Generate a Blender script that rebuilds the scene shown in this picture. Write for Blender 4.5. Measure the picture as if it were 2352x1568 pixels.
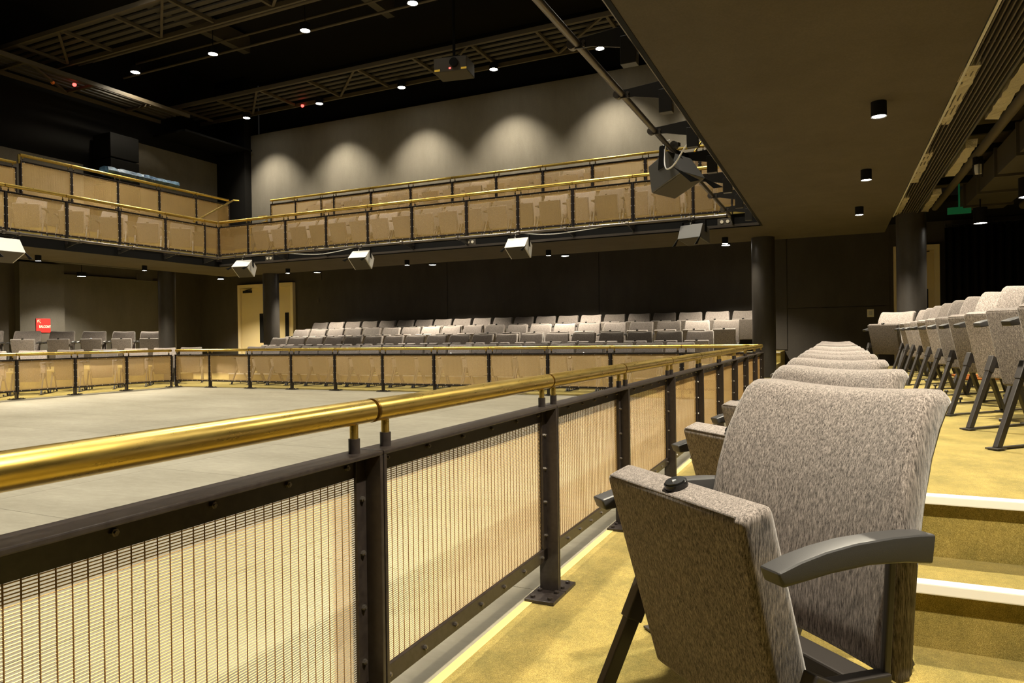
import bpy, bmesh, math, random
from mathutils import Vector, Matrix
random.seed(7)
for o in list(bpy.data.objects): bpy.data.objects.remove(o)
S = bpy.context.scene
COL = S.collection
R = math.radians

# ------------------------------------------------------------------ camera
cam_d = bpy.data.cameras.new('camera'); cam = bpy.data.objects.new('camera', cam_d); COL.objects.link(cam)
cam_d.sensor_width = 36.0; cam_d.lens = 1599.1/2352*36; cam_d.clip_start = 0.02; cam_d.clip_end = 200
HC = 0.93
ax = Vector((0.4217, -0.9068, -0.0142)).normalized()      # right
fw = Vector((0.9067, 0.4217, -0.0047)).normalized()       # forward
up = ax.cross(fw).normalized(); ax = fw.cross(up).normalized()
m = Matrix((( ax.x, up.x, -fw.x, 0), (ax.y, up.y, -fw.y, 0), (ax.z, up.z, -fw.z, HC), (0,0,0,1)))
cam.matrix_world = m
S.camera = cam

# ------------------------------------------------------------------ world / exposure
W = bpy.data.worlds.new('world'); S.world = W; W.use_nodes = True
W.node_tree.nodes['Background'].inputs[0].default_value = (1.0, 0.9, 0.75, 1)
W.node_tree.nodes['Background'].inputs[1].default_value = 0.004
S.view_settings.view_transform = 'Standard'; S.view_settings.look = 'None'
S.view_settings.gamma = 1.0; S.view_settings.use_curve_mapping = False
S.view_settings.exposure = 1.2
WARM = (1.0, 0.90, 0.70); STAGEC = (1.0, 0.93, 0.78)
P_SOFF, P_VOID, P_WASH, P_CEIL, P_STAGE = 205, 210, 430, 200, 540

# ------------------------------------------------------------------ materials
MATS = {}
def mat(name, col=(.5,.5,.5), rough=.6, metal=0.0, emit=None, est=0.0, spec=.5, build=None):
    mt = bpy.data.materials.new(name); mt.use_nodes = True
    b = mt.node_tree.nodes['Principled BSDF']
    b.inputs['Base Color'].default_value = (*col, 1); b.inputs['Roughness'].default_value = rough
    b.inputs['Metallic'].default_value = metal; b.inputs['Specular IOR Level'].default_value = spec
    if emit: b.inputs['Emission Color'].default_value = (*emit, 1); b.inputs['Emission Strength'].default_value = est
    if build: build(mt.node_tree, b)
    MATS[name] = mt
    return mt
def nd(t, k, **kw):
    n = t.nodes.new(k)
    for a, v in kw.items(): setattr(n, a, v)
    return n
def coords(t, scale=(1,1,1), kind='Object'):
    tc = nd(t, 'ShaderNodeTexCoord'); mp = nd(t, 'ShaderNodeMapping'); mp.inputs['Scale'].default_value = scale
    t.links.new(tc.outputs[kind], mp.inputs[0]); return mp.outputs[0]
def noise(t, vec, sc, det=3, rough=.6):
    n = nd(t, 'ShaderNodeTexNoise'); n.inputs['Scale'].default_value = sc; n.inputs['Detail'].default_value = det
    n.inputs['Roughness'].default_value = rough; t.links.new(vec, n.inputs['Vector']); return n.outputs['Fac']
def ramp(t, fac, stops):
    r = nd(t, 'ShaderNodeValToRGB'); e = r.color_ramp.elements
    while len(e) < len(stops): e.new(.5)
    for el, (p, c) in zip(e, stops): el.position = p; el.color = (*c, 1)
    t.links.new(fac, r.inputs[0]); return r.outputs[0]
def mixc(t, f, a, b, mode='MIX'):
    n = nd(t, 'ShaderNodeMix', data_type='RGBA', blend_type=mode)
    if isinstance(f, float): n.inputs[0].default_value = f
    else: t.links.new(f, n.inputs[0])
    for i, v in ((6, a), (7, b)):
        if isinstance(v, tuple): n.inputs[i].default_value = (*v, 1)
        else: t.links.new(v, n.inputs[i])
    return n.outputs[2]
def bump(t, b, fac, st, dist=.01):
    n = nd(t, 'ShaderNodeBump'); n.inputs['Strength'].default_value = st; n.inputs['Distance'].default_value = dist
    t.links.new(fac, n.inputs['Height']); t.links.new(n.outputs[0], b.inputs['Normal'])

def fab(lo, hi):
    def f(t, b):
        v = coords(t, (1, 1, .085)); n1 = noise(t, v, 430, 4, .75)
        v2 = coords(t, (1, 1, .2)); n2 = noise(t, v2, 150, 3, .6)
        c = ramp(t, n1, [(.36, lo), (.50, tuple(.5*(a+b_) for a, b_ in zip(lo, hi))), (.64, hi)])
        c2 = ramp(t, n2, [(.35, (.75,.75,.75)), (.65, (1.2,1.2,1.2))])
        c3 = mixc(t, 1.0, c, c2, 'MULTIPLY')
        oi = nd(t, 'ShaderNodeObjectInfo')
        rr = ramp(t, oi.outputs['Random'], [(0, (.50,.48,.46)), (.5,(.95,.93,.92)), (1, (1.35,1.33,1.32))])
        t.links.new(mixc(t, 1.0, c3, rr, 'MULTIPLY'), b.inputs['Base Color'])
        bump(t, b, n1, .55, .002)
        b.inputs['Sheen Weight'].default_value = .35; b.inputs['Sheen Roughness'].default_value = .4
    return f
mat('fabric', rough=.95, spec=.15, build=fab((.040,.033,.029), (.37,.328,.305)))
def fn(t, b):
    v = coords(t); n = noise(t, v, 900, 2)
    bump(t, b, n, .25, .0006)
mat('arm_plastic', (.040,.039,.040), .45, build=fn)
mat('leg_metal', (.030,.026,.024), .42)
mat('disc_black', (.008,.008,.008), .2)
mat('disc_mark', (.8,.8,.8), .5)
def fr(t, b):
    n = noise(t, coords(t), 60, 4); t.links.new(ramp(t, n, [(.3,(.016,.012,.011)),(.7,(.032,.025,.022))]), b.inputs['Base Color'])
    bump(t, b, n, .12, .002)
mat('frame_paint', (.03,.02,.02), .34, build=fr)
def br(t, b):
    v = coords(t, (.35, 3, 3), 'Object'); n = noise(t, v, 9, 6, .7)
    t.links.new(ramp(t, n, [(.30,(.46,.31,.07)),(.5,(.64,.45,.11)),(.7,(.74,.55,.17))]), b.inputs['Base Color'])
    n2 = noise(t, coords(t, (1,6,6)), 14, 5, .7)
    r = nd(t, 'ShaderNodeMapRange'); t.links.new(n2, r.inputs[0]); r.inputs[3].default_value = .22; r.inputs[4].default_value = .36
    t.links.new(r.outputs[0], b.inputs['Roughness'])
mat('brass', (.6,.4,.1), .22, 1.0, build=br)
mat('brass_dark', (.22,.13,.03), .35, 1.0)
mat('wire', (.68,.465,.185), .42, .35)
mat('wire_cable', (.24,.14,.05), .5, .3)
mat('bolt', (.20,.18,.16), .3, .8)
def cp(t, b):
    v = coords(t); n1 = noise(t, v, 420, 3, .8); n2 = noise(t, v, 5, 5, .65); n3 = noise(t, v, 60, 3)
    c = ramp(t, n1, [(.28,(.115,.085,.014)),(.5,(.275,.212,.052)),(.74,(.53,.43,.155))])
    c2 = ramp(t, n2, [(.32,(.66,.68,.60)),(.68,(1.18,1.13,1.08))])
    c3 = mixc(t, 1.0, c, c2, 'MULTIPLY'); c4 = ramp(t, n3, [(.3,(.85,.85,.85)),(.7,(1.1,1.1,1.1))])
    t.links.new(mixc(t, 1.0, c3, c4, 'MULTIPLY'), b.inputs['Base Color']); bump(t, b, n1, .5, .003)
    b.inputs['Sheen Weight'].default_value = .2
mat('carpet', rough=.97, spec=.1, build=cp)
mat('carpet_edge', (.60,.47,.18), .95, spec=.1)
def st(t, b):
    v = coords(t, (1,1,1), 'Generated'); tc = nd(t, 'ShaderNodeNewGeometry')
    mp = nd(t, 'ShaderNodeMapping'); mp.inputs['Scale'].default_value = (1.0,.35,1); t.links.new(tc.outputs['Position'], mp.inputs[0])
    n1 = noise(t, mp.outputs[0], 2.2, 6, .65); n2 = noise(t, mp.outputs[0], 22, 6, .75)
    c = ramp(t, n1, [(.3,(.215,.193,.140)),(.7,(.30,.274,.208))])
    c2 = ramp(t, n2, [(.30,(.88,.88,.88)),(.62,(1,1,1)),(.76,(1.35,1.35,1.33))])
    t.links.new(mixc(t, 1.0, c, c2, 'MULTIPLY'), b.inputs['Base Color'])
    r = nd(t, 'ShaderNodeMapRange'); t.links.new(n2, r.inputs[0]); r.inputs[3].default_value = .62; r.inputs[4].default_value = .42
    t.links.new(r.outputs[0], b.inputs['Roughness'])
mat('stage', rough=.5, spec=.3, build=st)
mat('stage_gap', (.03,.027,.02), .8)
def wl(c0, c1, sc=2.0):
    def f(t, b):
        n = noise(t, coords(t, (1,1,.35)), sc, 6, .7); n2 = noise(t, coords(t, (1,1,.6)), 90, 3)
        c = mixc(t, 1.0, ramp(t, n, [(.3,c0),(.7,c1)]), ramp(t, n2, [(.3,(.9,.9,.9)),(.7,(1.08,1.08,1.08))]), 'MULTIPLY')
        t.links.new(c, b.inputs['Base Color'])
    return f
mat('wall_dark', rough=.75, spec=.25, build=wl((.052,.045,.038),(.070,.061,.052)))
mat('wall_panel', rough=.7, spec=.25, build=wl((.075,.068,.058),(.098,.090,.078)))
mat('wall_grey', rough=.8, spec=.2, build=wl((.120,.108,.088),(.165,.150,.125), 1.3))
mat('soffit', rough=.9, spec=.15, build=wl((.078,.064,.044),(.095,.079,.056)))
mat('black', (.006,.0055,.005), .7, spec=.15)
mat('ceiling_black', (.010,.009,.008), .9, spec=.1)
mat('steel_dark', (.050,.042,.030), .6)
mat('truss', (.075,.058,.034), .65)
mat('pipe', (.15,.13,.11), .28, .7)
mat('plate', (.035,.032,.028), .35, .5)
mat('door_cream', (.62,.50,.27), .5)
mat('frame_cream', (.72,.60,.36), .5)
mat('door_glass', (.012,.012,.012), .08)
mat('white_nosing', (.85,.82,.75), .6)
mat('light_grey', (.55,.53,.49), .5)
mat('flood_body', (.10,.095,.088), .5)
mat('cable_white', (.75,.73,.70), .5)
mat('column', rough=.42, spec=.4, build=wl((.030,.026,.023),(.045,.040,.035), 9))
mat('curtain', (.012,.010,.009), .95, spec=.1)
mat('red_sign', (.45,.02,.018), .5)
mat('sign_white', (.85,.75,.6), .5)
mat('lamp_on', (1,1,1), .5, emit=(1.0,.93,.78), est=28)
mat('led_green', (.1,.6,.05), .5, emit=(.25,1,.1), est=3)
mat('led_red', (.6,.02,.02), .5, emit=(1,.05,.04), est=3)
mat('led_amber', (.35,.22,.02), .6, emit=(1,.6,.05), est=.12)
mat('exit_green', (.02,.25,.10), .5, emit=(.02,.5,.2), est=.02)
mat('foil', (.62,.55,.40), .32, .8, build=lambda t, b: bump(t, b, noise(t, coords(t), 45, 5, .7), .9, .02))
mat('duct', (.055,.045,.032), .7)
mat('blue_tarp', (.05,.15,.30), .3, build=lambda t, b: (t.links.new(ramp(t, noise(t, coords(t), 9, 5), [(.35,(.012,.035,.08)),(.7,(.10,.19,.29))]), b.inputs['Base Color']), bump(t, b, noise(t, coords(t), 14, 4), .8, .03)))
mat('orange', (.85,.28,.05), .6)
mat('outlet', (.78,.72,.58), .4)
M = MATS

# ------------------------------------------------------------------ mesh helpers
class MB:
    def __init__(s): s.v = []; s.f = []; s.mi = []; s.cur = 0
    def add(s, vs, fs):
        n = len(s.v); s.v += [tuple(v) for v in vs]; s.f += [tuple(i+n for i in f) for f in fs]; s.mi += [s.cur]*len(fs); return s
    def box(s, x0, x1, y0, y1, z0, z1):
        return s.add([(x0,y0,z0),(x1,y0,z0),(x1,y1,z0),(x0,y1,z0),(x0,y0,z1),(x1,y0,z1),(x1,y1,z1),(x0,y1,z1)],
                     [(0,3,2,1),(4,5,6,7),(0,1,5,4),(1,2,6,5),(2,3,7,6),(3,0,4,7)])
    def bar(s, p0, p1, w, h, upv=(0,0,1)):
        p0 = Vector(p0); p1 = Vector(p1); d = (p1-p0).normalized(); u = Vector(upv)
        if abs(d.dot(u)) > .98: u = Vector((0,1,0))
        a = d.cross(u).normalized(); b = a.cross(d).normalized(); a *= w/2; b *= h/2
        vs = [p+sa*a+sb*b for p in (p0,p1) for sa, sb in ((-1,-1),(1,-1),(1,1),(-1,1))]
        return s.add(vs, [(0,1,2,3),(7,6,5,4),(0,4,5,1),(1,5,6,2),(2,6,7,3),(3,7,4,0)])
    def tube(s, p0, p1, r, n=10, caps=True, r1=None):
        p0 = Vector(p0); p1 = Vector(p1); d = (p1-p0).normalized(); u = Vector((0,0,1)) if abs(d.z) < .9 else Vector((1,0,0))
        a = d.cross(u).normalized(); b = d.cross(a); r1 = r if r1 is None else r1
        vs = [p+(a*math.cos(2*math.pi*k/n)+b*math.sin(2*math.pi*k/n))*q for p, q in ((p0,r),(p1,r1)) for k in range(n)]
        fs = [(k,(k+1)%n,n+(k+1)%n,n+k) for k in range(n)]
        if caps: fs += [tuple(range(n))[::-1], tuple(range(n,2*n))]
        return s.add(vs, fs)
    def path(s, pts, r, n=8):
        for a, b in zip(pts[:-1], pts[1:]): s.tube(a, b, r, n)
        return s
    def prism(s, poly, axis, a0, a1):
        n = len(poly)
        def mk(p, q):
            return {'x':(q,p[0],p[1]), 'y':(p[0],q,p[1]), 'z':(p[0],p[1],q)}[axis]
        vs = [mk(p,a0) for p in poly]+[mk(p,a1) for p in poly]
        return s.add(vs, [(k,(k+1)%n,n+(k+1)%n,n+k) for k in range(n)]+[tuple(range(n))[::-1], tuple(range(n,2*n))])
    def data(s, name, mats, bevel=0, smooth=False, seg=2, ang=40):
        me = bpy.data.meshes.new(name); me.from_pydata(s.v, [], s.f)
        ms = mats if isinstance(mats, (list, tuple)) else [mats]
        for q in ms: me.materials.append(M[q])
        for p, i in zip(me.polygons, s.mi): p.material_index = i
        bm = bmesh.new(); bm.from_mesh(me); bmesh.ops.recalc_face_normals(bm, faces=bm.faces)
        if bevel:
            es = [e for e in bm.edges if len(e.link_faces) == 2 and e.calc_face_angle(0) > R(ang)]
            bmesh.ops.bevel(bm, geom=es, offset=bevel, segments=seg, affect='EDGES', profile=.6)
        bm.to_mesh(me); bm.free()
        if smooth:
            for p in me.polygons: p.use_smooth = True
            me.set_sharp_from_angle(angle=R(ang))
        return me
    def build(s, name, mats, parent=None, **kw): return ob(name, s.data(name, mats, **kw), parent)
def ob(name, me, parent=None, loc=None, rz=None):
    o = bpy.data.objects.new(name, me); COL.objects.link(o)
    if parent: o.parent = parent
    if loc: o.location = loc
    if rz is not None: o.rotation_euler = (0,0,rz)
    return o
def tag(o, label=None, cat=None, group=None, kind=None):
    if label: o['label'] = label
    if cat: o['category'] = cat
    if group: o['group'] = group
    if kind: o['kind'] = kind
    return o
def thing(name, label, cat, loc=(0,0,0), rz=0, group=None):
    return tag(ob(name, None, None, loc, rz), label, cat, group)
def copy_tree(o, parent=None):
    c = o.copy(); COL.objects.link(c); c.parent = parent
    for ch in list(o.children): copy_tree(ch, c)
    return c
def struct(name, mb, mt, label=None, parent=None, **kw):
    o = mb.build(name, mt, parent, **kw)
    if not parent: tag(o, label, None, None, 'structure')
    return o
ORD = 'zeroth first second third fourth fifth sixth seventh eighth ninth tenth eleventh twelfth thirteenth fourteenth fifteenth sixteenth seventeenth eighteenth nineteenth twentieth twenty-first twenty-second twenty-third twenty-fourth twenty-fifth twenty-sixth'.split()

# ------------------------------------------------------------------ the setting
XB, YC, YA = 10.40, 12.74, 0.95            # balustrade lines on the floor
EB, EC, EA = 11.30, 12.40, 0.995           # balcony edges
ZS, ZB, ZT = 2.60, 2.79, 3.56              # soffit, balcony floor, upper balcony tier
WX, WY, WR, WN = 15.30, 17.6, -4.6, -6.0   # far wall, left wall, right wall, wall behind the camera
CT = 8.6

fl = struct('floor', MB().box(WN, XB+.06, EA+.01, YC+.05, -.06, -.012), 'stage_gap', 'dark underlay beneath the grey stage floor sheets')
sheet = {}
xs = [WN, -4.86, -3.66, -2.46, -1.26, -.06, 1.14, 2.36, 3.58, 4.80, 6.02, 7.24, 8.46, 9.68, XB+.06]
ys = [1.005, 2.2, 4.6, 7.0, 9.4, 11.8, YC+.05]
for i in range(len(xs)-1):
    for j in range(len(ys)-1):
        k = (round(xs[i+1]-xs[i],3), round(ys[j+1]-ys[j],3))
        if k not in sheet:
            sheet[k] = MB().box(.0015, k[0]-.0015, .0015, k[1]-.0015, -.012, 0).data('floor_sheet', 'stage')
        ob('floor_sheet', sheet[k], fl, (xs[i], ys[j], 0))

def carpet(name, x0, x1, y0, y1, z0, z1, label): return struct(name, MB().box(x0,x1,y0,y1,z0,z1), 'carpet', label)
carpet('floor_carpet_near', WN, 10.46, WR, 1.0, -.06, .004, 'gold carpet aisle beside the near balustrade')
carpet('floor_carpet_far', 10.46, WX, WR, WY, -.06, .004, 'gold carpet behind the far balustrade')
carpet('floor_carpet_left', WN, 10.46, YC+.05, WY, -.06, .004, 'gold carpet behind the left balustrade')
struct('trim_1', MB().box(WN, 10.40, .972, 1.003, .004, .007), 'carpet_edge', 'paler carpet binding strip along the stage edge')
# near gallery platform with its two steps
carpet('platform_near', 2.63, 12.7, WR, -.20, .004, .40, 'carpeted platform under the second row of near chairs')
st = carpet('steps_near', 2.36, 2.629, WR, -.20, .004, .20, 'carpeted steps up to the near platform')
MB().box(2.325, 2.372, WR, -.20, .172, .204).build('nosing', 'white_nosing', st, bevel=.004)
MB().box(2.595, 2.642, WR, -.20, .376, .404).build('nosing', 'white_nosing', st, bevel=.004)
# far seating tiers
ROWX = [11.53, 12.55, 13.57, 14.58]          # chair centres of the four rows
for k, x in enumerate((12.03, 13.05, 14.06)):
    carpet('tier_far', x, WX, .95, 12.95, .004+.2*k if k else .004, .2*(k+1), ORD[k+1]+' raised tier of the far seating')
    struct('trim_nosing', MB().box(x-.012, x+.03, .95, 12.95, .2*(k+1)-.02, .2*(k+1)+.004), 'light_grey', ORD[k+1]+' pale nosing strip along the far seating tiers')
carpet('platform_left', 2.0, 11.7, 14.45, WY, .004, .40, 'carpeted platform under the second row of left chairs')
struct('step_left', MB().box(11.7, 12.1, 14.2, 15.6, .004, .2), 'carpet', 'small carpeted step at the left gallery corner')

# walls and ceilings
wf = struct('wall_far', MB().box(WX, WX+.2, WR, WY, -.06, 3.1), 'wall_dark', 'dark wall behind the far seating')
# shallow wall panels of the far wall
for (y0, y1, z0, z1) in ((12.9,15.2,2.62,3.1),(8.9,12.88,.62,3.0),(4.9,8.88,.62,3.0),(.9,4.88,.62,3.0),(-.95,.88,.02,1.45),(-.95,.88,1.465,3.0)):
    MB().box(WX-.02, WX+.01, y0, y1, z0, z1).build('wall_panel', 'wall_dark', wf)
struct('wall_far_upper', MB().box(WX, WX+.2, WR, 15.45, 3.1, 6.95), 'wall_grey', 'grey upper wall behind the far balcony')
struct('wall_far_top', MB().box(WX+.35, WX+.5, WR, 15.45, 6.6, CT), 'black', 'black recess above the grey far wall')
struct('wall_pier', MB().box(WX-.25, WX+.3, 15.45, 16.7, 3.1, CT), 'black', 'black corner pier between the grey walls')
wlft = struct('wall_left', MB().box(WN, WX, WY, WY+.2, -.06, 3.1), 'wall_dark', 'dark wall behind the left seating')
MB().box(6.0, 10.7, WY-.06, WY, .0, 2.9).build('wall_panel', 'wall_dark', wlft)
MB().box(11.05, 14.1, WY-.08, WY, .0, 2.7).build('wall_panel', 'wall_panel', wlft)
MB().box(9.95, 11.0, WY-.25, WY-.05, .0, 2.9).build('pilaster', 'wall_panel', wlft)
wlu = struct('wall_left_upper', MB().box(WN, WX, 16.6, 16.8, 3.1, CT), 'black', 'black upper wall behind the left balcony')
MB().box(7.2, 11.0, 16.55, 16.6, 3.2, 5.3).build('wall_panel', 'wall_grey', wlu)
MB().box(12.2, WX-.25, 16.55, 16.6, 3.2, 6.2).build('wall_panel', 'wall_grey', wlu)
struct('wall_right', MB().box(WN, WX, WR-.2, WR, -.06, CT), 'black', 'black wall at the rear of the near gallery')
struct('wall_back', MB().box(WN-.2, WN, WR, WY, -.06, CT), 'black', 'black wall behind the camera')
struct('ceiling', MB().box(WN, WX+.5, WR, WY, CT, CT+.2), 'ceiling_black', 'black ceiling high above the stage')

# balconies: slab edge with its soffit, floor and upper tier
struct('ceiling_soffit_near', MB().box(WN, 13.1, -.755, EA, ZS, ZS+.14), 'soffit', 'brown plaster soffit under the near balcony')
struct('ceiling_soffit_far', MB().box(EB, 13.1, EA, EC, ZS, ZS+.14), 'soffit', 'brown plaster soffit under the far balcony')
struct('ceiling_soffit_left', MB().box(WN, 13.1, EC, 14.1, ZS, ZS+.14), 'soffit', 'brown plaster soffit under the left balcony')
struct('trim_fascia_near', MB().box(WN, EB, EA, EA+.03, ZS-.004, ZB+.02), 'black', 'black fascia along the near balcony edge')
struct('trim_fascia_far', MB().box(EB-.03, EB, EA, EC, ZS-.004, ZB+.02), 'black', 'black fascia along the far balcony edge')
struct('trim_fascia_left', MB().box(WN, EB, EC-.03, EC, ZS-.004, ZB+.02), 'black', 'black fascia along the left balcony edge')
carpet('balcony_floor_near', WN, 13.1, -.755, EA, ZS+.14, ZB, 'carpeted floor of the near balcony')
carpet('balcony_floor_far', EB, 13.1, EA, EC, ZS+.14, ZB, 'carpeted floor of the far balcony')
carpet('balcony_floor_left', WN, 13.1, EC, 14.1, ZS+.14, ZB, 'carpeted floor of the left balcony')
struct('balcony_tier_far', MB().box(12.75, WX, .0, 13.4, 3.12, ZT-.02), 'black', 'raised rear tier of the far balcony')
carpet('balcony_riser_far', 12.70, 12.75, .0, 13.4, ZB, 3.22, 'gold carpeted riser of the far balcony')
struct('trim_riser_far', MB().box(12.68, 12.75, .0, 13.4, 3.22, ZT), 'wall_dark', 'upper band of the far balcony riser, shade put in as dark colour')  # shadowed upper part of the riser, painted dark
carpet('balcony_carpet_far', 12.75, WX, .0, 13.4, ZT-.02, ZT, 'carpet on the far balcony rear tier')
struct('balcony_tier_left', MB().box(WN, 13.1, 13.75, 16.6, 3.12, ZT-.02), 'black', 'raised rear tier of the left balcony')
carpet('balcony_riser_left', WN, 13.1, 13.70, 13.75, ZB, 3.22, 'gold carpeted riser of the left balcony')
struct('trim_riser_left', MB().box(WN, 13.1, 13.68, 13.75, 3.22, ZT), 'wall_dark', 'upper band of the left balcony riser, shade put in as dark colour')  # dark colour stands in for the shade over the carpeted part
carpet('balcony_carpet_left', WN, 13.1, 13.75, 16.6, ZT-.02, ZT, 'carpet on the left balcony rear tier')
# dark voids above the seating behind the soffits
struct('ceiling_void_far', MB().box(13.1, WX, WR, WY, 3.02, 3.12), 'ceiling_black', 'black open ceiling above the rear of the far seating')
struct('ceiling_void_left', MB().box(WN, 13.1, 14.1, WY, 3.02, 3.12), 'ceiling_black', 'black open ceiling above the rear of the left seating')
struct('ceiling_void_near', MB().box(WN, 13.1, WR, -.755, 3.25, 3.35), 'soffit', 'rough brown ceiling above the rear of the near gallery')

for nm, b_ in (('near',(WN, EB-.05, EA+.03, EA+.045, ZS+.01, ZS+.05)),('far',(EB-.045, EB-.03, EA+.05, EC-.05, ZS+.01, ZS+.05))):
    struct('trim_edge_'+nm, MB().box(*b_), 'pipe', 'thin steel edge strip along the %s balcony fascia' % nm)
# columns
for (x, y, lb) in ((12.72,1.12,'where the near and far galleries meet'),(11.55,-1.0,'behind the second row of near chairs'),
                   (13.08,12.62,'standing in front of the cream double door'),(11.65,14.52,'at the left gallery corner')):
    mb = MB(); n = 28
    mb.tube((x,y,0), (x,y,3.12), .192, n)
    struct('column', mb, 'column', 'round dark wrapped column '+lb, smooth=True)

# doors
def door(n, y0, y1, ztop, label, leaves):
    d = tag(ob('door_%d' % n, None, None, (WX, 0, 0)), label, None, None, 'structure')
    f = MB(); t = .09
    f.box(-.12, .0, y0, y0+t, 0, ztop); f.box(-.12, .0, y1-t, y1, 0, ztop); f.box(-.12, .0, y0+t, y1-t, ztop-.1, ztop)
    f.build('door_frame', 'frame_cream', d, bevel=.006)
    ym = (y0+y1)/2
    for a, b in leaves:
        l = MB().box(-.06, -.02, a, b, .01, ztop-.105).build('door_leaf', 'door_cream', d, bevel=.004)
        MB().box(-.066, -.058, a+.10, a+.24, .9, 1.75).build('vision_panel', 'door_glass', l)
        c = MB().box(-.13, -.06, b-.42, b-.12, ztop-.24, ztop-.17); c.bar((-.13,b-.2,ztop-.18), (-.16,b-.5,ztop-.13), .02, .02)
        c.build('door_closer', 'plate', l, bevel=.004)
    return d
door(1, 13.85, 15.95, 2.60, 'cream double door with dark vision panels in the far wall', ((13.95,14.89),(14.91,15.85)))
door(2, -1.78, -1.02, 2.58, 'cream door behind the column at the right', ((-1.69,-1.11),))

# curtain on the right
cu = MB(); n = 150
for k in range(n+1):
    y = -1.85 - k*(2.6/n); x = WX-.22+.05*math.sin(k*.85)+.02*math.sin(k*.31)
    cu.v += [(x,y,.41),(x,y,2.86)]
for k in range(n): cu.f.append((2*k,2*k+2,2*k+3,2*k+1)); cu.mi.append(0)
cu = tag(cu.build('stage_curtain', 'curtain', smooth=True), 'black pleated curtain hanging beyond the right hand chairs', 'curtain')
sm = cu.modifiers.new('t', 'SOLIDIFY'); sm.thickness = .008
hk = MB()
for k in range(26): hk.box(WX-.25, WX-.19, -1.88-k*.1, -1.865-k*.1, 2.86, 2.90)
hk.box(WX-.24, WX-.20, -4.45, -1.85, 2.90, 2.93); hk.build('curtain_track', 'plate', cu)

# ------------------------------------------------------------------ balustrade panels
def panel_meshes():
    D = {}
    D['plate'] = MB().box(.002,.998,-.036,.036,.675,.685).data('top_plate', 'frame_paint', bevel=.0025)
    D['top_flange'] = MB().box(.01,.99,.010,.016,.628,.675).data('top_flange', 'frame_paint')
    D['bottom'] = MB().box(.01,.99,.004,.016,.128,.172).data('bottom_channel', 'frame_paint', bevel=.002)
    def post(s):
        mb = MB(); x0, x1 = (.002,.012) if s < 0 else (.988,.998)
        mb.box(x0, x1, -.036, .036, .012, .675)
        a, b = (.012,.044) if s < 0 else (.956,.988)
        mb.box(a, b, .004, .012, .128, .675)
        return mb.data('post', 'frame_paint', bevel=.0015)
    D['post0'], D['post1'] = post(-1), post(1)
    def bp(s):
        a, b = (.002,.112) if s < 0 else (.888,.998)
        mb = MB().box(a, b, -.058, .052, .004, .016)
        for px in (.22,.78):
            for py in (-.035,.03): mb.tube((a+(b-a)*px, py, .016), (a+(b-a)*px, py, .024), .010, 6)
        return mb.data('base_plate', 'frame_paint', bevel=.0015)
    D['base0'], D['base1'] = bp(-1), bp(1)
    w = MB(); w.cur = 0
    z = .158
    while z < .662:
        w.tube((.03,.0205,z), (.97,.0205,z), .00105, 4, False); z += .0050
    w.cur = 1; x = .036
    while x < .97:
        w.tube((x,.0200,.150), (x,.0200,.665), .0013, 4, False); x += .0217
    D['mesh'] = w.data('wire_mesh', ['wire','wire_cable'])
    D['rail'] = MB().tube((.004,0,.772), (.996,0,.772), .0262, 24).data('handrail', 'brass', smooth=True)
    D['joint'] = MB().tube((-.004,0,.772), (.004,0,.772), .0232, 20).tube((.004,0,.772),(.010,0,.772),.0272,24).data('joint_ring', 'brass_dark', smooth=True)
    def stub(x): 
        return MB().tube((x,0,.715),(x,0,.75),.0092,12).data('stub', 'brass', smooth=True), MB().tube((x,0,.685),(x,0,.717),.0125,12).data('collar', 'frame_paint', smooth=True)
    D['stub0'], D['stub1'] = stub(.055), stub(.945)
    D['bolt'] = MB().tube((0,0,0),(0,-.006,0),.0062,6).tube((0,-.006,0),(0,-.009,0),.0035,6).data('bolt', 'bolt')
    pos = [(.06+.146*k, .004, .150) for k in range(7)]+[(.07+.172*k, .010, .655) for k in range(6)]
    pos += [(x, .004, z) for x in (.028,.972) for z in (.22,.34,.46,.58)]
    D['boltpos'] = pos
    bb = MB()
    for p in pos:
        bb.tube((p[0],.018,p[2]),(p[0],.026,p[2]),.006,6); bb.tube(p,(p[0],p[1]-.006,p[2]),.006,6)
    D['bolts'] = bb.data('bolts', 'light_grey')
    return D
PD = panel_meshes()
def panel(loc, rz, L, label, group, bolts=False, zs=1.0, rail=True, base=True, name='balustrade_panel'):
    t = thing(name, label, 'railing', loc, rz, group); t.scale = (L, 1, zs)
    ob('top_plate', PD['plate'], t); ob('top_flange', PD['top_flange'], t); ob('bottom_channel', PD['bottom'], t)
    for s in '01':
        p = ob('post', PD['post'+s], t)
        if base: ob('base_plate', PD['base'+s], p)
        if rail:
            q = ob('rail_stub', PD['stub'+s][0], t); ob('collar', PD['stub'+s][1], q)
    tag(ob('wire_mesh', PD['mesh'], t), 'woven bronze wire mesh', kind='stuff')
    if rail:
        r = ob('handrail', PD['rail'], t); ob('joint_ring', PD['joint'], r)
    if bolts:
        for p in PD['boltpos']: ob('bolt', PD['bolt'], t, p)
    else: tag(ob('bolts', PD['bolts'], t), kind='stuff')
    return t
AX = [.245, 1.28, 2.345, 3.308, 4.379, 5.409, 6.433, 7.448, 8.415, 9.432, 10.33]
for k in range(10):
    panel((AX[k], YA, 0), 0, AX[k+1]-AX[k], 'brass-railed mesh panel, %s from the foreground along the near balustrade' % ORD[k+1], 'near balustrade panels', bolts=k < 4)
BY = [.99, 2.068, 3.158, 4.20, 5.26, 6.33, 7.41, 8.486, 9.54, 10.62, 11.72, 12.72]
for k in range(11):
    panel((XB, BY[k], 0), R(90), BY[k+1]-BY[k], 'brass-railed mesh panel, %s from the right along the far balustrade' % ORD[k+1], 'far balustrade panels')
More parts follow.
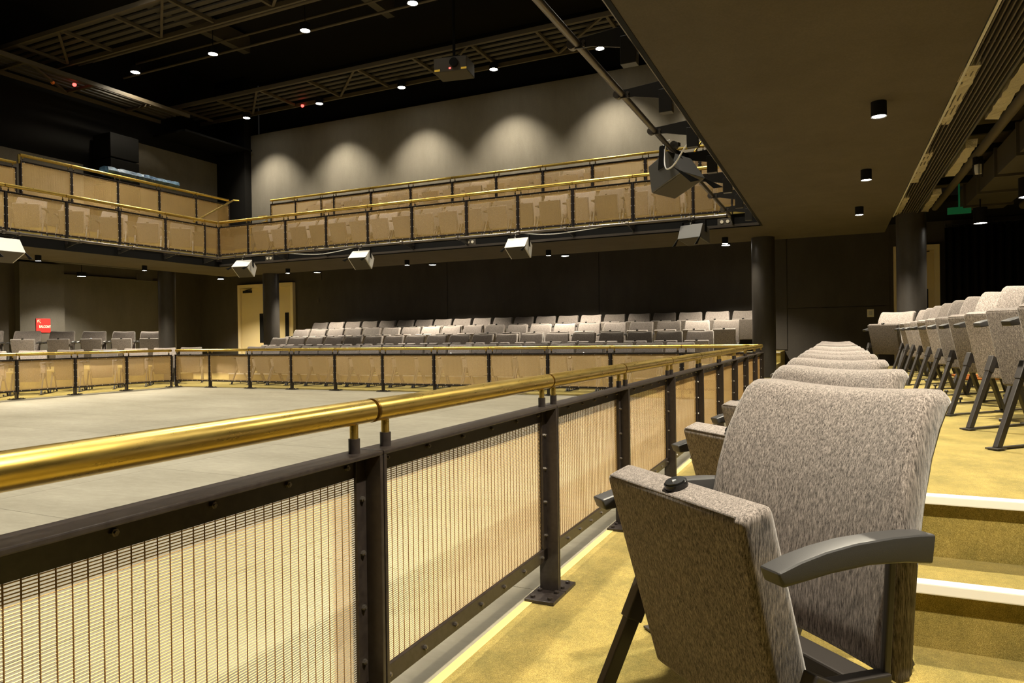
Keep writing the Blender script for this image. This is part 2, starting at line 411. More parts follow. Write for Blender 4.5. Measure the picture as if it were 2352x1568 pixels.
CX = [10.30, 9.27, 8.24, 7.23, 6.2, 5.2]
for k in range(5):
    panel((CX[k], YC, 0), R(180), CX[k]-CX[k+1], 'brass-railed mesh panel, %s from the corner along the left balustrade' % ORD[k+1], 'left balustrade panels')
# balcony fronts
def ydiv(u, x):
    t = (u-1176)/1599.1; return x*(.4217-.9068*t)/(.9067+.4217*t)
BB = sorted([ydiv(u, EB+.03) for u in (583,669,762,857,958,1083,1200,1325,1462,1600,1688)])
BB = [EA+.05]+BB[1:]+[EC-.11] if BB[0] < EA+.4 else [EA+.05]+BB+[EC-.11]
for k in range(len(BB)-1):
    panel((EB-.072, BB[k], 2.69), R(90), BB[k+1]-BB[k], 'balcony front mesh panel, %s from the right on the far balcony' % ORD[k+1], 'far balcony front panels', base=False, zs=1.13)
CB = [EB-.11, 10.85, 9.87, 8.87, 7.87, 6.87, 5.87]
for k in range(6):
    panel((CB[k], EC-.072, 2.69), R(180), CB[k]-CB[k+1], 'balcony front mesh panel, %s from the corner on the left balcony' % ORD[k+1], 'left balcony front panels', base=False, zs=1.13)
# upper tier balustrades
UB = [1.2, 2.18, 3.17, 4.2, 5.23, 6.26, 7.29, 8.33, 9.38, 10.42, 10.78, 11.55, 12.32]
for k in range(len(UB)-1):
    panel((12.82, UB[k], ZT), R(90), UB[k+1]-UB[k], 'upper tier mesh panel, %s from the right on the far balcony' % ORD[k+1], 'far upper tier panels', base=False)
UC = [12.92, 11.92, 10.92, 9.92, 8.93, 7.97]
for k in range(5):
    panel((UC[k], 13.82, ZT), R(180), UC[k]-UC[k+1], 'tall upper tier mesh panel, %s from the corner on the left balcony' % ORD[k+1], 'left upper tier tall panels', base=False, zs=1.21)
UD = [7.90, 6.9, 5.9]
for k in range(2):
    panel((UD[k], 13.82, ZT), R(180), UD[k]-UD[k+1], ('low upper tier mesh panel beside the tall ones on left balcony', 'low upper tier mesh panel at the left picture edge')[k], 'left upper tier low panels', base=False)
def handrail(pts, label, r=.022):
    mb = MB().path(pts, r, 14)
    for p in pts[1:-1]: pass
    return tag(mb.build('brass_handrail', 'brass', smooth=True), label, 'handrail')
handrail([(7.955,13.82,ZT+.772),(7.955,13.82,ZT+.934)], 'short upright brass link where the left rail steps up')
handrail([(10.95,12.75,ZB+.80),(12.95,13.70,ZT+.93),(13.05,13.60,ZT+.93)], 'sloping brass stair handrail in the balcony corner')
handrail([(12.35,12.55,ZB+.02),(12.35,12.55,ZB+.85),(12.8,12.45,ZB+1.05),(13.1,12.75,ZB+1.25),(13.1,13.0,ZB+1.25)], 'bent brass stair handrail beside the balcony corner gap')
handrail([(12.82,12.35,ZT+.772),(13.2,12.1,ZT+.86),(13.9,12.5,ZT+.98)], 'brass handrail end poking above the far upper tier')
handrail([(12.7,2.25,ZT+.66),(12.95,2.1,ZT+1.0),(13.6,2.1,ZT+1.02)], 'short brass handrail above the far tier beside the floodlight')

# ------------------------------------------------------------------ theatre chairs
def chair_meshes():
    D = {}
    # backrest: padded shell
    mb = MB(); SS = [-1,-.985,-.96,-.92,-.75,-.5,-.25,0,.25,.5,.75,.92,.96,.985,1]; TT = [0,.015,.04,.15,.3,.45,.6,.75,.87,.95,.975,.99,1]; NS, NT = len(SS)-1, len(TT)-1
    def prof(t):                              # t 0 bottom .. 1 top -> (fwd, z)
        z = .345+.470*t
        return -.082-.030*t-.090*t**3, z
    ids = []
    def rr(e): return 1-(1-math.sqrt(max(0, 1-e*e)))*.55
    for side in (0, 1):
        g = []
        for j in range(NT+1):
            t = TT[j]; f0, z0 = prof(t); row = []
            hw = .248-.018*t*t
            th = .056+.014*t
            for i in range(NS+1):
                s = SS[i]
                ed = max(0, abs(s)-.93)/.07; tp = max(0, t-.955)/.045; bt = max(0, .04-t)/.04
                half = th/2*min(rr(ed), rr(tp), rr(bt))
                cen = f0-th/2+.022*s*s
                z = z0+(.014*s*s)*t-.030*max(0,(abs(s)-.86)/.14)**2.5*max(0,(t-.8)/.2)
                row.append(len(mb.v)); mb.v.append((hw*s, cen+(half if side == 0 else -half), z))
            g.append(row)
        ids.append(g)
    F, B_ = ids
    def q(a, b, c, d): mb.f.append((a,b,c,d)); mb.mi.append(0)
    for j in range(NT):
        for i in range(NS):
            q(F[j][i],F[j][i+1],F[j+1][i+1],F[j+1][i]); q(B_[j][i+1],B_[j][i],B_[j+1][i],B_[j+1][i+1])
        q(B_[j][0],F[j][0],F[j+1][0],B_[j+1][0]); q(F[j][NS],B_[j][NS],B_[j+1][NS],F[j+1][NS])
    for i in range(NS):
        q(F[0][i+1],F[0][i],B_[0][i],B_[0][i+1]); q(F[NT][i],F[NT][i+1],B_[NT][i+1],B_[NT][i])
    D['backrest'] = mb.data('backrest', 'fabric', smooth=True, ang=60)
    # tipped-up seat: wedge with rounded edges
    mb = MB(); zt, zb = .658, .235
    vs = []
    for (x, f0, z) in ((-.205,.213,zt-.020),(.205,.213,zt-.020),(.185,.108,zb),(-.185,.108,zb),
                       (-.212,.150,zt),(.212,.150,zt),(.190,.030,zb+.02),(-.190,.030,zb+.02)):
        vs.append((x, f0, z))
    mb.add(vs, [(0,1,2,3),(7,6,5,4),(0,4,5,1),(1,5,6,2),(2,6,7,3),(3,7,4,0)])
    D['seat'] = mb.data('seat', 'fabric', bevel=.016, seg=4, smooth=True, ang=50)
    pp = MB()
    pp.path([(-.190,.2085,zt-.0195),(.190,.2085,zt-.0195)], .0022, 6)
    D['piping'] = pp.data('piping', 'fabric')
    dz = zt-.013; D['disc'] = MB().tube((0,.180,dz),(.0,.1845,dz+.013),.0215,20).tube((0,.1845,dz+.013),(0,.1855,dz+.016),.0185,20).data('number_disc', 'disc_black', smooth=True)
    D['mark'] = MB().box(-.0015,.0015,.178,.192,dz+.0125,dz+.0168).data('numeral', 'disc_mark')
    def arm(s):
        top = [(.205,.577),(.16,.588),(.11,.596),(.05,.601),(-.03,.601),(-.09,.598),(-.130,.594)]
        bot = [(-.122,.546),(-.06,.556),(.02,.563),(.10,.561),(.16,.556),(.195,.553)]
        pl = top+bot; x0, x1 = (.236,.278) if s > 0 else (-.278,-.236)
        return MB().prism(pl, 'x', x0, x1).data('armrest', 'arm_plastic', bevel=.006, seg=3, smooth=True, ang=35)
    D['arm1'], D['arm0'] = arm(1), arm(-1)
    for s, k in ((1,'1'),(-1,'0')):
        x = .243*s
        D['support'+k] = MB().bar((.244*s,-.066,.560),(.244*s,-.046,.33),.011,.015,(0,1,0)).data('arm_support', 'leg_metal', bevel=.003)
        D['fleg'+k] = MB().bar((x,.098,.375),(x,.283,.006),.023,.032,(0,1,0)).data('leg', 'leg_metal', bevel=.003)
        D['rleg'+k] = MB().bar((x,-.03,.355),(x,-.205,.006),.022,.030,(0,1,0)).data('leg', 'leg_metal', bevel=.003)
        b = MB().bar((x,.092,.390),(x,.132,.308),.029,.040,(0,1,0)); b.bar((x,.10,.355),(x,-.05,.345),.026,.05)
        D['brk'+k] = b.data('bracket', 'leg_metal', bevel=.003)
        b = MB().box(x-.010,x+.010,-.21,.30,.004,.012); b.box(x-.03,x+.03,.262,.318,.004,.010)
        b.tube((x,.03,.012),(x,.03,.035),.006,6); b.tube((x-.012,.03,.04),(x+.012,.03,.04),.010,8)
        D['bar'+k] = b.data('floor_bar', 'leg_metal')
    D['beam'] = MB().box(-.24,.24,-.075,-.020,.285,.345).data('beam', 'leg_metal', bevel=.004)
    return D
CD = chair_meshes()
def make_chair():
    t = thing('theatre_chair', 'x', 'chair')
    ob('backrest', CD['backrest'], t); s = ob('seat', CD['seat'], t)
    ob('number_disc', CD['disc'], s); ob('piping', CD['piping'], s)
    for k in '01':
        ob('armrest', CD['arm'+k], t); ob('arm_support', CD['support'+k], t)
        ob('leg', CD['fleg'+k], t); ob('leg', CD['rleg'+k], t); ob('bracket', CD['brk'+k], t); ob('floor_bar', CD['bar'+k], t)
    ob('beam', CD['beam'], t)
    return t
PROTO = make_chair(); used = [False]; NCH = [0]
def chair(x, y, z, deg, label, group, shared=False):
    o = copy_tree(PROTO) if used[0] else PROTO
    used[0] = True; NCH[0] += 1
    o.location = (x, y, z); o.rotation_euler = (0,0,R(deg))
    o['label'] = label; o['category'] = 'chair'; o['group'] = group
    if shared:
        for c in list(o.children):
            if c.data == CD['arm0'] or c.data == CD['support0']: bpy.data.objects.remove(c)
    return o
random.seed(3)
# near gallery, front row, turned towards the stage end
for k in range(12):
    o = chair(1.42+.79*k, .1455, .004, 47.4+(0 if k == 0 else random.uniform(-1.5,1.5)), 'grey tip-up chair, %s from the camera in the row along the near balustrade' % ORD[k+1], 'front row of near gallery chairs')
    if k == 0:
        s = [c for c in o.children if c.name.startswith('seat')][0]
        dd = [c for c in s.children if c.name.startswith('number')][0]; ob('numeral', CD['mark'], s)
# near gallery, second row on the platform
for k in range(10):
    chair(3.76+.71*k, -1.02, .40, 45, 'grey tip-up chair on the near platform, %s from the right picture edge' % ORD[k+1], 'second row of near gallery chairs')
chair(10.86, -.68, .40, 58, 'grey tip-up chair alone at the far end of the near platform', 'second row of near gallery chairs')
# far seating rows
ends = [(569,1600),(625,1645),(677,1704),(721,1745)]
for r_ in range(4):
    xb = ROWX[r_]+.22; y1 = ydiv(ends[r_][0], xb); y0 = ydiv(ends[r_][1], xb); n = int(round((y1-y0)/.538)); p = (y1-y0)/n
    for k in range(n):
        chair(ROWX[r_], y1-p*(k+.5), .2*r_ if r_ else .004, 90, 'grey tip-up chair, %s from the left in the %s row behind the far balustrade' % (ORD[k+1], ORD[r_+1]), '%s row of far chairs' % ORD[r_+1], k > 0)
# left gallery rows
for k in range(7):
    chair(11.9-.72*(k+1)+.72*.62, 13.72, .004, 135, 'grey tip-up chair, %s from the corner in the row behind the left balustrade' % ORD[k+1], 'front row of left gallery chairs')
for k in range(6):
    chair(12.35-.72*(k+1), 15.1, .40, 135, 'grey tip-up chair, %s from the column on the left platform' % ORD[k+1], 'second row of left gallery chairs')
# balcony rows
for k in range(19):
    chair(12.05, 11.75-.54*k, ZB, 90, 'chair behind the far balcony front panels, %s from the left' % ORD[k+1], 'far balcony front row chairs', k > 0)
UCH = [11.35-.54*k for k in range(14)]+[3.1-.54*k for k in range(3)]
for k, y in enumerate(UCH):
    chair(13.42, y, ZT, 90, 'chair on the upper tier of the far balcony, %s from the left' % ORD[k+1], 'far balcony upper tier chairs', k not in (0, 14))
for k in range(6):
    chair(10.9-.8*k, 13.1, ZB, 135, 'chair behind the left balcony front panels, %s from the corner' % ORD[k+1], 'left balcony front row chairs')

# ------------------------------------------------------------------ lamps
def lamp(name, label, group, loc, r, h, power, ang, col=WARM, blend=.6, tilt=(0,0), hang=0, size=None, can='black', lens=True):
    t = thing(name, label, 'light', loc, 0, group)
    n = 20
    mb = MB(); mb.tube((0,0,.012),(0,0,h),r,n); mb.tube((0,0,0),(0,0,.012),r,n,False)
    mb.build('housing', can, t, smooth=True)
    if hang: MB().tube((0,0,h),(0,0,h+hang),.008,6).build('stem', 'black', t)
    if lens: MB().tube((0,0,.004),(0,0,.008),r*.86,n).build('lens', 'lamp_on', t)
    l = bpy.data.lights.new('bulb', 'SPOT'); l.energy = power; l.color = col; l.spot_size = R(ang); l.spot_blend = blend; l.shadow_soft_size = size or r*.8
    o = bpy.data.objects.new('bulb', l); COL.objects.link(o); o.parent = t; o.location = (0,0,-.012); o.rotation_euler = (R(tilt[0]), R(tilt[1]), 0)
    return t
for k, x in enumerate((10.3, 8.0, 5.7, 3.4, 1.1)):
    lamp('cylinder_downlight', 'black cylinder downlight, %s from the far end of the near soffit' % ORD[k+1], 'near soffit downlights', (x,-.30,2.492), .052, .108, P_SOFF, 125)
for k, y in enumerate((1.7, 4.95, 8.15, 11.4)):
    lamp('cylinder_downlight', 'black cylinder downlight, %s from the right under the far balcony' % ORD[k+1], 'far soffit downlights', (12.35,y,2.492), .052, .108, P_SOFF*.16, 120)
for k, (x, y) in enumerate(((8.05,13.45),(10.25,13.45),(5.85,13.45),(3.6,13.45))):
    lamp('cylinder_downlight', 'black cylinder downlight under the left balcony, ' + ('nearest the picture edge','nearest the corner column','third from the corner','fourth from the corner')[k], 'left soffit downlights', (x,y,2.492), .052, .108, P_SOFF*1.0, 125)
for k, y in enumerate((1.86, 5.09, 8.3, 11.63, 14.9)):
    lamp('round_downlight', 'bright round downlight, %s from the right above the far rows' % ORD[k+1], 'far rear downlights', (13.62,y,2.62), .085, .10, P_VOID*1.45, 118, hang=.3)
for k, (x, y) in enumerate(((10.75,16.3),(12.4,15.4),(7.6,16.3))):
    lamp('round_downlight', ('bright round downlight above the left platform','bright round downlight beside the left column','bright round downlight beyond the left picture edge')[k], 'left rear downlights', (x,y,2.55), .10, .10, P_VOID*1.2, 120, hang=.37)
for k, (x, y) in enumerate(((11.6,-1.85),(9.6,-1.98),(7.2,-1.98),(4.8,-1.98))):
    lamp('round_downlight', 'round downlight, %s from the curtain above the near platform' % ORD[k+1], 'near rear downlights', (x,y,2.44), .085, .22, P_VOID*.28, 120, hang=.55)
for k, y in enumerate((1.96, 4.48, 7.0, 9.5, 12.03, 14.55)):
    lamp('wall_washer', 'star-bright wall washer, %s from the right along the far catwalk' % ORD[k+1], 'far wall washers', (14.27,y,7.05), .10, .14, P_WASH, 88, blend=.85, tilt=(0,-14))
for k, y in enumerate((2.05, 4.7, 7.32, 9.97, 12.62)):
    lamp('ceiling_downlight', 'high ceiling downlight, %s from the right over the far balcony' % ORD[k+1], 'high ceiling downlights', (11.42,y,7.4), .11, .14, P_CEIL*1.7, 95, hang=1.06)
lamp('ceiling_downlight', 'high ceiling downlight over the left catwalk, lowest of its line', 'high ceiling downlights', (11.35,15.1,7.4), .11, .14, P_CEIL*.8, 130, hang=1.06)
for k, x in enumerate((7.5, 4.9)):  # extra lamps added out of view to brighten the left balcony
    lamp('ceiling_downlight', 'added unseen downlight above the left balcony, %s from the corner' % ORD[k+1], 'high ceiling downlights', (x,12.75,7.4), .11, .14, P_CEIL*1.2, 95, hang=1.06)
k = 0
for x in (.5, 4.0, 7.5):
    for y in (2.2, 5.2, 8.2, 11.2):
        k += 1
        lamp('stage_downlight', 'overhead stage downlight above the picture, %s from the camera, %s from the near balcony' % (ORD[int(x/3.5)+1], ORD[int(y/3)+1]), 'stage downlights', (x,y,8.2), .12, .16, P_STAGE*(1.1 if x > 7 else 1.0), 112 if x > 7 else 66, STAGEC, hang=.24, size=.14)

# ------------------------------------------------------------------ lighting pipes with brackets round the balcony edge
PX, PYA, PYC, PZ = 10.87, 1.42, 11.95, 2.73
def rig(name, pts, label): return tag(MB().path(pts, .024, 14).build(name, 'pipe', smooth=True), label, 'pipe')
rig('lighting_pipe', [(WN+.3,PYA,PZ),(PX-.06,PYA,PZ)], 'steel lighting pipe running below the near balcony edge')
rig('lighting_pipe', [(PX,PYA+.05,PZ),(PX,PYC-.0,PZ)], 'steel lighting pipe running below the far balcony front')
rig('lighting_pipe', [(PX,PYC,PZ),(WN+.3,PYC,PZ)], 'steel lighting pipe running below the left balcony front')
bk = MB().prism([(0,.06),(0,-.10),(.30,-.035),(.43,-.03),(.43,.028),(.34,.03)], 'x', -.006, .006).data('bracket_plate', 'plate', bevel=.001)
clampm = MB().tube((-.02,.425,0),(.02,.425,0),.034,12).tube((-.016,.35,.0),(.016,.35,.0),.012,8).tube((-.016,.35,-.022),(.016,.35,-.022),.010,8).data('pipe_clamp', 'pipe', smooth=True)
boxm = MB().box(-.035,.035,.02,.115,-.19,-.02).data('socket_box', 'plate', bevel=.004)
def bracket(loc, rz, label, group, box):
    t = thing('pipe_bracket', label, 'bracket', loc, rz, group)
    ob('bracket_plate', bk, t); ob('pipe_clamp', clampm, t)
    if box: ob('socket_box', boxm, t)
for k, x in enumerate((10.32,9.25,8.2,7.12,6.08,5.05,4.06,3.02,2.0)):
    bracket((x, EA+.03, PZ), 0, 'triangular steel pipe bracket, %s from the corner under the near balcony edge' % ORD[k+1], 'near pipe brackets', True)
for k, y in enumerate(BB[1:-1]):
    bracket((EB-.03, y, PZ), R(90), 'steel pipe bracket, %s from the right below the far balcony front' % ORD[k+1], 'far pipe brackets', False)
for k, x in enumerate(CB[1:]):
    bracket((x, EC-.03, PZ), R(180), 'steel pipe bracket, %s from the corner below the left balcony front' % ORD[k+1], 'left pipe brackets', False)

def flood(loc, rz, label, s=1.0, mt='flood_body', tilt=25):
    t = thing('floodlight', label, 'floodlight', loc, R(rz), 'box floodlights on the balcony pipes'); t.scale = (s,s,s)
    b = MB(); w = .19
    # wedge body, opening downwards-forwards
    T = R(tilt)
    def rot(y, z): return (y*math.cos(T)-z*math.sin(T), y*math.sin(T)+z*math.cos(T)-.20)
    pl = [rot(-.11,.10), rot(.10,.13), rot(.16,-.10), rot(-.16,-.12)]
    b.prism(pl, 'x', -w, w); b.build('housing', mt, t, bevel=.006)
    g = MB(); a, c = Vector((0,*pl[2])), Vector((0,*pl[3])); n_ = Vector((0,-(c-a).z,(c-a).y)).normalized()
    if n_.z > 0: n_ = -n_
    g.add([(-w+.02,*(a+n_*.003)[1:]),(w-.02,*(a+n_*.003)[1:]),(w-.02,*(c+n_*.003)[1:]),(-w+.02,*(c+n_*.003)[1:])], [(0,1,2,3)])
    g.build('front_glass', 'duct', t)
    for sx in (-1, 1):
        MB().prism([rot(-.03,.02), rot(.03,.02), (.02,.0), (-.02,.0)], 'x', sx*w*1.03-.004, sx*w*1.03+.004).build('yoke_arm', 'black', t)
        e = MB(); e.prism([rot(.17,-.11), rot(.10,-.02), rot(.20,-.22), rot(.28,-.25)], 'x', sx*w*.98-.004, sx*w*.98+.004); e.build('barn_door', 'black', t)
    MB().bar((-w*1.05,0,0),(w*1.05,0,0),.03,.012).build('yoke_bar', 'black', t)
    cl = MB().tube((0,0,.0),(0,0,.05),.012,8).tube((-.02,0,.045),(.02,0,.045),.036,12); cl.box(-.02,.02,-.05,.05,.03,.06); cl.build('clamp', 'pipe', t, smooth=True)
    cb = [(0.02,-.03,.09),(.06,-.06,.08),(.09,-.05,.0),(.07,.0,-.10),(.02,.03,-.16)]
    MB().path(cb, .008, 6).build('cable', 'cable_white', t, smooth=True)
    return t
flood((6.9,PYA,PZ+.02), 160, 'large grey box floodlight hanging from the near balcony pipe', 1.15, 'flood_body', 20)
flood((PX,1.95,PZ-.05), 70, 'box floodlight at the right end of the far balcony pipe', 1.0, 'flood_body', 10)
flood((PX,4.9,PZ-.05), 90, 'pale box floodlight below the middle of the far balcony', 1.0, 'light_grey', 28)
flood((PX,8.2,PZ-.05), 95, 'pale box floodlight left of centre below the far balcony', 1.0, 'light_grey', 35)
flood((PX,11.2,PZ-.05), 100, 'pale box floodlight beside the inner balcony corner', 1.0, 'light_grey', 35)
flood((6.62,PYC,PZ-.05), 180, 'pale box floodlight below the left balcony at picture edge', 1.15, 'light_grey', 20)
def meshed(o):
    bpy.context.view_layer.update()
    me = bpy.data.meshes.new_from_object(o.evaluated_get(bpy.context.evaluated_depsgraph_get()))
    n = bpy.data.objects.new(o.name, me); COL.objects.link(n); n.parent = o.parent; n.location = o.location; n.rotation_euler = o.rotation_euler
    nm = o.name; bpy.data.objects.remove(o); n.name = nm
    return n
def cable(pts, label, r=.007, mt='cable_white'):
    c = bpy.data.curves.new('cable', 'CURVE'); c.dimensions = '3D'; c.bevel_depth = r; c.bevel_resolution = 2
    sp = c.splines.new('NURBS'); sp.points.add(len(pts)-1); sp.use_endpoint_u = True; sp.order_u = 3
    for p, q in zip(sp.points, pts): p.co = (*q, 1)
    c.materials.append(M[mt]); o = bpy.data.objects.new('power_cable', c); COL.objects.link(o)
    return tag(meshed(o), label, 'cable')
cable([(6.55,PYA,PZ+.03),(6.5,PYA+.03,PZ-.25),(6.35,PYA-.1,PZ-.28),(6.2,PYA-.25,PZ-.12),(6.08,EA+.09,PZ-.10)], 'white cable looping from the large floodlight to a socket')
cable([(PX,8.25,PZ+.0),(PX-.01,8.8,PZ-.08),(PX-.01,9.4,PZ-.10),(PX,10.0,PZ-.02)], 'white cable sagging beside the left of centre floodlight')
cable([(PX,4.9,PZ+.0),(PX-.01,4.5,PZ-.07),(PX-.01,4.0,PZ-.07),(PX,3.2,PZ)], 'white cable sagging beside the middle floodlight')
def sockets(loc, rz, label):
    t = thing('socket_plate', label, 'socket', loc, R(rz))
    MB().box(-.11,.11,-.01,0,-.06,.06).build('plate', 'duct', t, bevel=.004)
    for x in (-.045,.045): MB().tube((x,-.01,.01),(x,-.022,.01),.026,14).build('socket', 'outlet', t)
for y, lb in ((1.55,'at the right end of the far fascia'),(10.9,'near the left end of the far fascia'),(6.05,'in the middle of the far fascia')):
    sockets((EB-.03,y,ZS+.09), -90, 'twin round socket plate '+lb)

# ------------------------------------------------------------------ catwalks, grid and ceiling gear
def catwalk(name, a0, a1, b0, b1, z, axis, label, step=1.5):
    t = thing(name, label, 'catwalk', (0,0,0))
    def P(a, b, zz): return (b, a, zz) if axis == 'y' else (a, b, zz)
    for b in (b0, b1):
        MB().bar(P(a0,b,z), P(a1,b,z), .05, .09).build('chord', 'truss', t)
    n = int((a1-a0)/step)
    for k in range(n+1): MB().bar(P(a0+k*step,b0,z+.02), P(a0+k*step,b1,z+.02), .06, .06).build('crossbeam', 'truss', t)
    for k in range(0, n, 2):
        MB().bar(P(a0+k*step,b0,z+.0), P(a0+(k+1)*step,b1,z+.0), .05, .04).build('brace', 'truss', t)
    nb = 6
    for k in range(1, nb):
        b = b0+(b1-b0)*k/nb
        MB().box(*( (b-.055,b+.055,a0,a1) if axis == 'y' else (a0,a1,b-.055,b+.055) ), z+.06, z+.09).build('deck_strip', 'steel_dark', t)
    return t
catwalk('catwalk', 2.0, 16.5, 8.83, 10.0, 7.2, 'y', 'brown steel catwalk crossing high at the upper left')
catwalk('catwalk', -2.0, 16.5, 13.1, 14.45, 7.2, 'y', 'steel catwalk carrying the far wall washers')
catwalk('catwalk', 3.0, 13.0, 15.25, 16.35, 6.85, 'x', 'dark steel catwalk along the upper left wall')
def gpipe(p0, p1, label, r=.028, mt='truss'): return tag(MB().tube(p0, p1, r, 10).build('grid_pipe', mt, smooth=True), label, 'pipe')
for k, (x, z) in enumerate(((10.7,7.55),(11.05,7.75),(11.85,7.62),(12.2,8.1))):
    gpipe((x,-2,z), (x,16.2,z), 'overhead grid pipe crossing the hall, %s from the stage' % ORD[k+1])
for k, (y) in enumerate((4.5,8.9,13.2)):
    tag(MB().box(10.1,13.0,y-.1,y+.1,8.1,8.5).build('roof_beam', 'steel_dark'), 'dark roof beam above the grid pipes, %s from the right' % ORD[k+1], 'beam')
# soffit lip at the corner under the far catwalk
tag(MB().box(12.9,15.2,15.3,16.5,6.45,6.5).build('cable_tray', 'black'), 'dark cable tray in the upper left corner', 'tray')
# projector
t = thing('projector', 'black ceiling projector with a red light hanging on a pole', 'projector', (12.8,7.2,6.45), R(100))
MB().box(-.36,.36,-.27,.27,0,.30).build('body', 'duct', t, bevel=.02)
MB().tube((-.1,.27,.16),(-.1,.34,.16),.09,18).build('lens', 'door_glass', t, smooth=True)
MB().tube((0,0,.3),(0,0,1.7),.03,10).build('pole', 'black', t)
MB().box(-.2,.2,-.2,.2,.30,.34).build('mount_plate', 'black', t)
MB().box(-.02,.02,.271,.276,.05,.08).build('status_light', 'led_red', t)
for sx in (-.3,.28): MB().box(sx-.06,sx+.06,.271,.275,.02,.06).build('sticker', 'led_amber', t)
# equipment on the left balcony
t = thing('speaker_stack', 'tall black loudspeaker stack standing behind the left tall panels', 'speaker', (11.6,16.2,ZT))
for k in range(4): MB().box(-.38,.38,-.35,.3,.05+k*.62,.64+k*.62).build('cabinet', 'black', t, bevel=.015)
MB().box(.40,.44,-.34,-.28,.3,1.7).build('side_strip', 'wall_grey', t)
t = thing('equipment_rack', 'black equipment rack with amber and green lights at left edge', 'rack', (8.35,16.1,ZT))
MB().box(-.34,.34,-.3,.3,0,3.2).build('cabinet', 'black', t, bevel=.01)
MB().box(-.10,.24,-.34,-.3,.95,1.95).build('perforated_panel', 'wall_grey', t)
for x in (-.05,.14): 
    MB().box(x-.08,x+.08,-.32,-.3,2.45,2.68).build('amber_display', 'led_amber', t); MB().tube((x+.02,-.32,2.5),(x+.02,-.33,2.5),.025,10).build('green_light', 'led_green', t)
for (x, y, z, c, lb) in ((10.2,15.6,6.82,'led_red','small red indicator light under the left catwalk'),(9.9,15.9,6.82,'orange','small orange indicator under the left catwalk'),(14.4,12.7,7.14,'led_red','small red indicator near the far wall washers')):
    tag(MB().tube((x,y,z),(x,y-.03,z),.03,8).tube((x,y,z),(x,y+.02,z),.04,8).build('indicator_light', c), lb, 'light')
b = MB(); n = 22
for k in range(n+1):
    x = 9.75+1.75*k/n; j = [random.uniform(-.02,.02) for _ in range(8)]
    for q in range(8):
        a = 2*math.pi*q/8; b.v.append((x, 14.0+(.17+j[q])*math.cos(a), ZT+1.04+(.10+j[q])*math.sin(a)))
for k in range(n):
    for q in range(8): b.f.append((8*k+q,8*k+(q+1)%8,8*k+8+(q+1)%8,8*k+8+q)); b.mi.append(0)
b.f += [tuple(range(8)), tuple(range(8*n,8*n+8))]; b.mi += [0,0]
tag(b.build('folded_tarp', 'blue_tarp', smooth=True), 'crumpled blue tarpaulin bundle lying on the left upper rail', 'tarp')

# ------------------------------------------------------------------ near gallery ceiling: air grille, foil, pipes
t = thing('air_grille', 'long linear air grille beside the near soffit', 'vent', (0,-.92,2.63))
MB().box(WN+.5,11.6,-.145,.145,.10,.13).build('backing', 'black', t)
for y in (-.14,.14): MB().box(WN+.5,11.6,y-.008,y+.008,-.01,.10).build('side_frame', 'light_grey' if y > 0 else 'steel_dark', t)
for k in range(9): MB().box(WN+.5,11.6,-.118+k*.0295-.004,-.118+k*.0295+.004,0,.03).build('slat', 'truss', t)
for k in range(12): MB().box(k*1.0-.01,k*1.0+.01,-.13,.13,.03,.05).build('crossbar', 'steel_dark', t)
FO = MB().box(0,.95,-.045,.045,0,.05)
fm = None
def foil(x, y, L, label):
    mb = MB(); n = 16
    for k in range(n+1):
        for (yy, zz) in ((-.045,.0),(.045,.0),(.05,.07),(-.05,.07)):
            mb.v.append((x+L*k/n+random.uniform(-.01,.01), y+yy+random.uniform(-.007,.007), 2.63+zz+random.uniform(-.010,.010)))
    for k in range(n):
        for q in range(4): mb.f.append((4*k+q,4*k+(q+1)%4,4*k+4+(q+1)%4,4*k+4+q)); mb.mi.append(0)
    mb.f += [(3,2,1,0), tuple(range(4*n,4*n+4))]; mb.mi += [0,0]
    return tag(mb.build('foil_wrap', 'foil'), label, 'insulation', 'foil wraps beside the air grille')
for k, (x, L) in enumerate(((5.3,1.4),(7.7,1.4),(10.1,1.4))):
    foil(x, -.815-.0, L, 'silver foil insulation between soffit and air grille, %s from the camera' % ORD[k+1])
for k, (x, L) in enumerate(((5.0,1.4),(7.3,1.3),(9.7,1.4))):
    foil(x+.3, -1.15, L, 'silver foil insulation right of the air grille, %s from the camera' % ORD[k+1])
for k, (y, z, r, lb) in enumerate(((-1.42,2.86,.045,'pale conduit pipe running beside the air grille'),(-2.55,2.80,.06,'thick pipe running along the near gallery ceiling'))):
    tag(MB().tube((WN+.5,y,z),(12.6,y,z),r,12).build('ceiling_pipe', 'truss', smooth=True), lb, 'pipe')
t = thing('air_duct', 'dark rectangular air duct hanging in the near gallery ceiling', 'duct', (0,0,0))
MB().box(WN+.5,12.6,-2.3,-1.75,2.78,3.08).build('duct_body', 'duct', t)
for k in range(12): MB().box(k*1.1-.02,k*1.1+.02,-2.33,-1.72,2.75,3.10).build('duct_flange', 'steel_dark', t)
for k in range(11):
    x = 2.5+.95*k
    tag(MB().box(x-.03,x+.03,-3.2,-1.12,3.10,3.20).build('ceiling_strut', 'black'), 'black ceiling strut above the near gallery, %s from the camera' % ORD[k+1], 'strut', 'near gallery ceiling struts')
for k, x in enumerate((6.35,9.0)):
    t = thing('caged_lamp', 'small caged lamp on the near gallery pipe, '+('nearer one','further one')[k], 'lamp', (x,-1.42,2.62))
    MB().tube((0,0,.12),(0,0,.2),.05,12).build('cap', 'black', t); MB().tube((0,0,.02),(0,0,.12),.035,10).build('glass', 'light_grey', t)
    for q in range(6):
        a = q*math.pi/3; MB().tube((.055*math.cos(a),.055*math.sin(a),.13),(.04*math.cos(a),.04*math.sin(a),-.02),.004,5).build('cage_wire', 'plate', t)
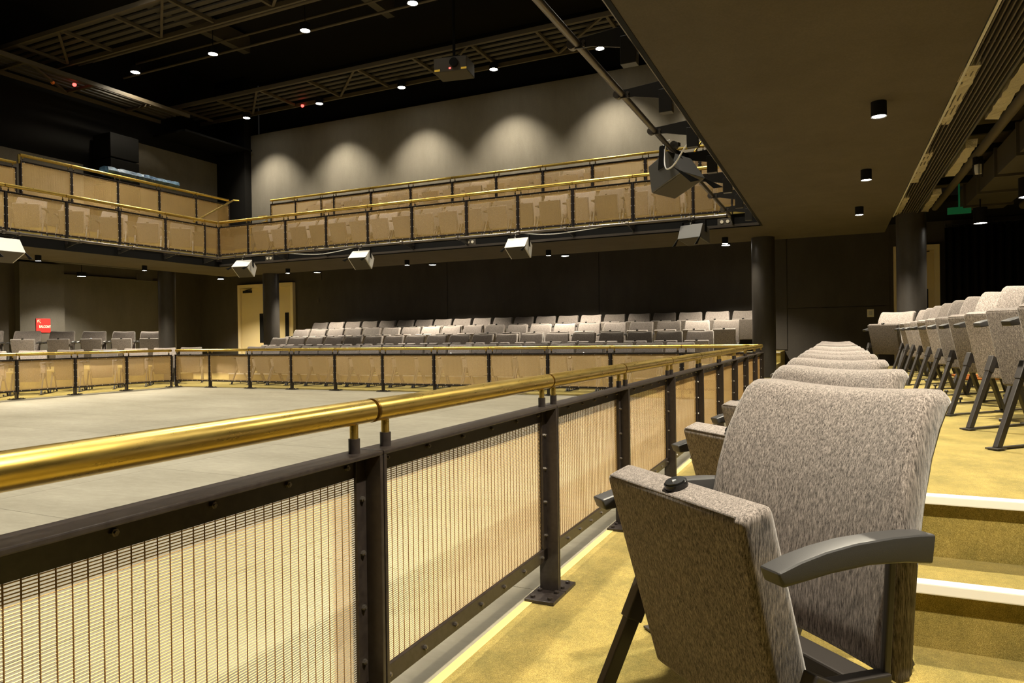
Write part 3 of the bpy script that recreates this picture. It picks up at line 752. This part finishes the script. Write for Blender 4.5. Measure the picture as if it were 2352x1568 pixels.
tag(MB().box(12.3,12.34,-1.85,-1.55,2.70,2.80).box(12.31,12.33,-1.71,-1.69,2.80,3.25).build('exit_sign', 'exit_green'), 'dim green exit sign beyond the right column', 'sign')
tag(MB().box(11.4,11.8,15.2,15.24,2.45,2.60).box(11.58,11.62,15.21,15.23,2.60,3.02).build('exit_sign', 'duct'), 'dark exit sign beside the left column', 'sign')
# left gallery ceiling conduit
for k, (y, z) in enumerate(((14.35,2.72),(14.6,2.66))):
    tag(MB().tube((WN+1,y,z),(11.2,y,z),.03,8).build('ceiling_pipe', 'steel_dark', smooth=True), ('upper','lower')[k]+' dark conduit under the left gallery ceiling', 'pipe')

# ------------------------------------------------------------------ signs, switches and small things
t = thing('balcony_sign', 'red square BALCONY sign with arrow on the left wall', 'sign', (10.47, WY-.255, 1.40))
MB().box(-.17,.17,-.012,0,-.175,.165).build('sign_board', 'red_sign', t, bevel=.003)
cv = bpy.data.curves.new('lettering', 'FONT'); cv.body = 'BALCONY'; cv.size = .082; cv.align_x = 'CENTER'; cv.extrude = .001; cv.offset = .002
o = ob('lettering', cv, t, (.035,-.014,-.06)); o.rotation_euler = (R(90),0,0); cv.materials.append(M['sign_white']); o = meshed(o); o.scale = (.72,1.1,1)
a = MB(); a.bar((-.06,-.014,.055),(-.13,-.014,.125),.012,.003,(0,1,0)); a.bar((-.13,-.014,.128),(-.07,-.014,.128),.003,.012); a.bar((-.133,-.014,.128),(-.133,-.014,.07),.012,.003,(0,1,0)); a.build('arrow', 'sign_white', t)
t = thing('wall_switch', 'white switch plate on the dark wall above the near chairs', 'switch', (WX-.02,-.62,1.32))
MB().box(-.012,0,-.06,.06,-.075,.075).build('plate', 'outlet', t, bevel=.003); MB().box(-.016,-.012,-.03,.03,-.04,.04).build('rocker', 'light_grey', t)
t = thing('floor_socket', 'white socket plate on the far riser behind the balustrade', 'socket', (WX-.02,15.3,.55))
MB().box(-.012,0,-.1,.1,-.07,.07).build('plate', 'outlet', t, bevel=.003)
tag(MB().box(WX-.03,WX-.02,13.0,13.06,2.0,2.1).build('wall_sensor', 'duct'), 'tiny dark sensor on the far wall beside the door', 'sensor')
for k in range(3):
    pts = [(9.2+.25*math.cos(a*1.3+k)+.08*a*.2, -1.5+.3*math.sin(a+k*2), .412+.01*k) for a in [q*.7 for q in range(14)]]
    cable(pts, 'orange cord tangled on the platform behind the chairs, '+('first','second','third')[k]+' loop', .012, 'orange')
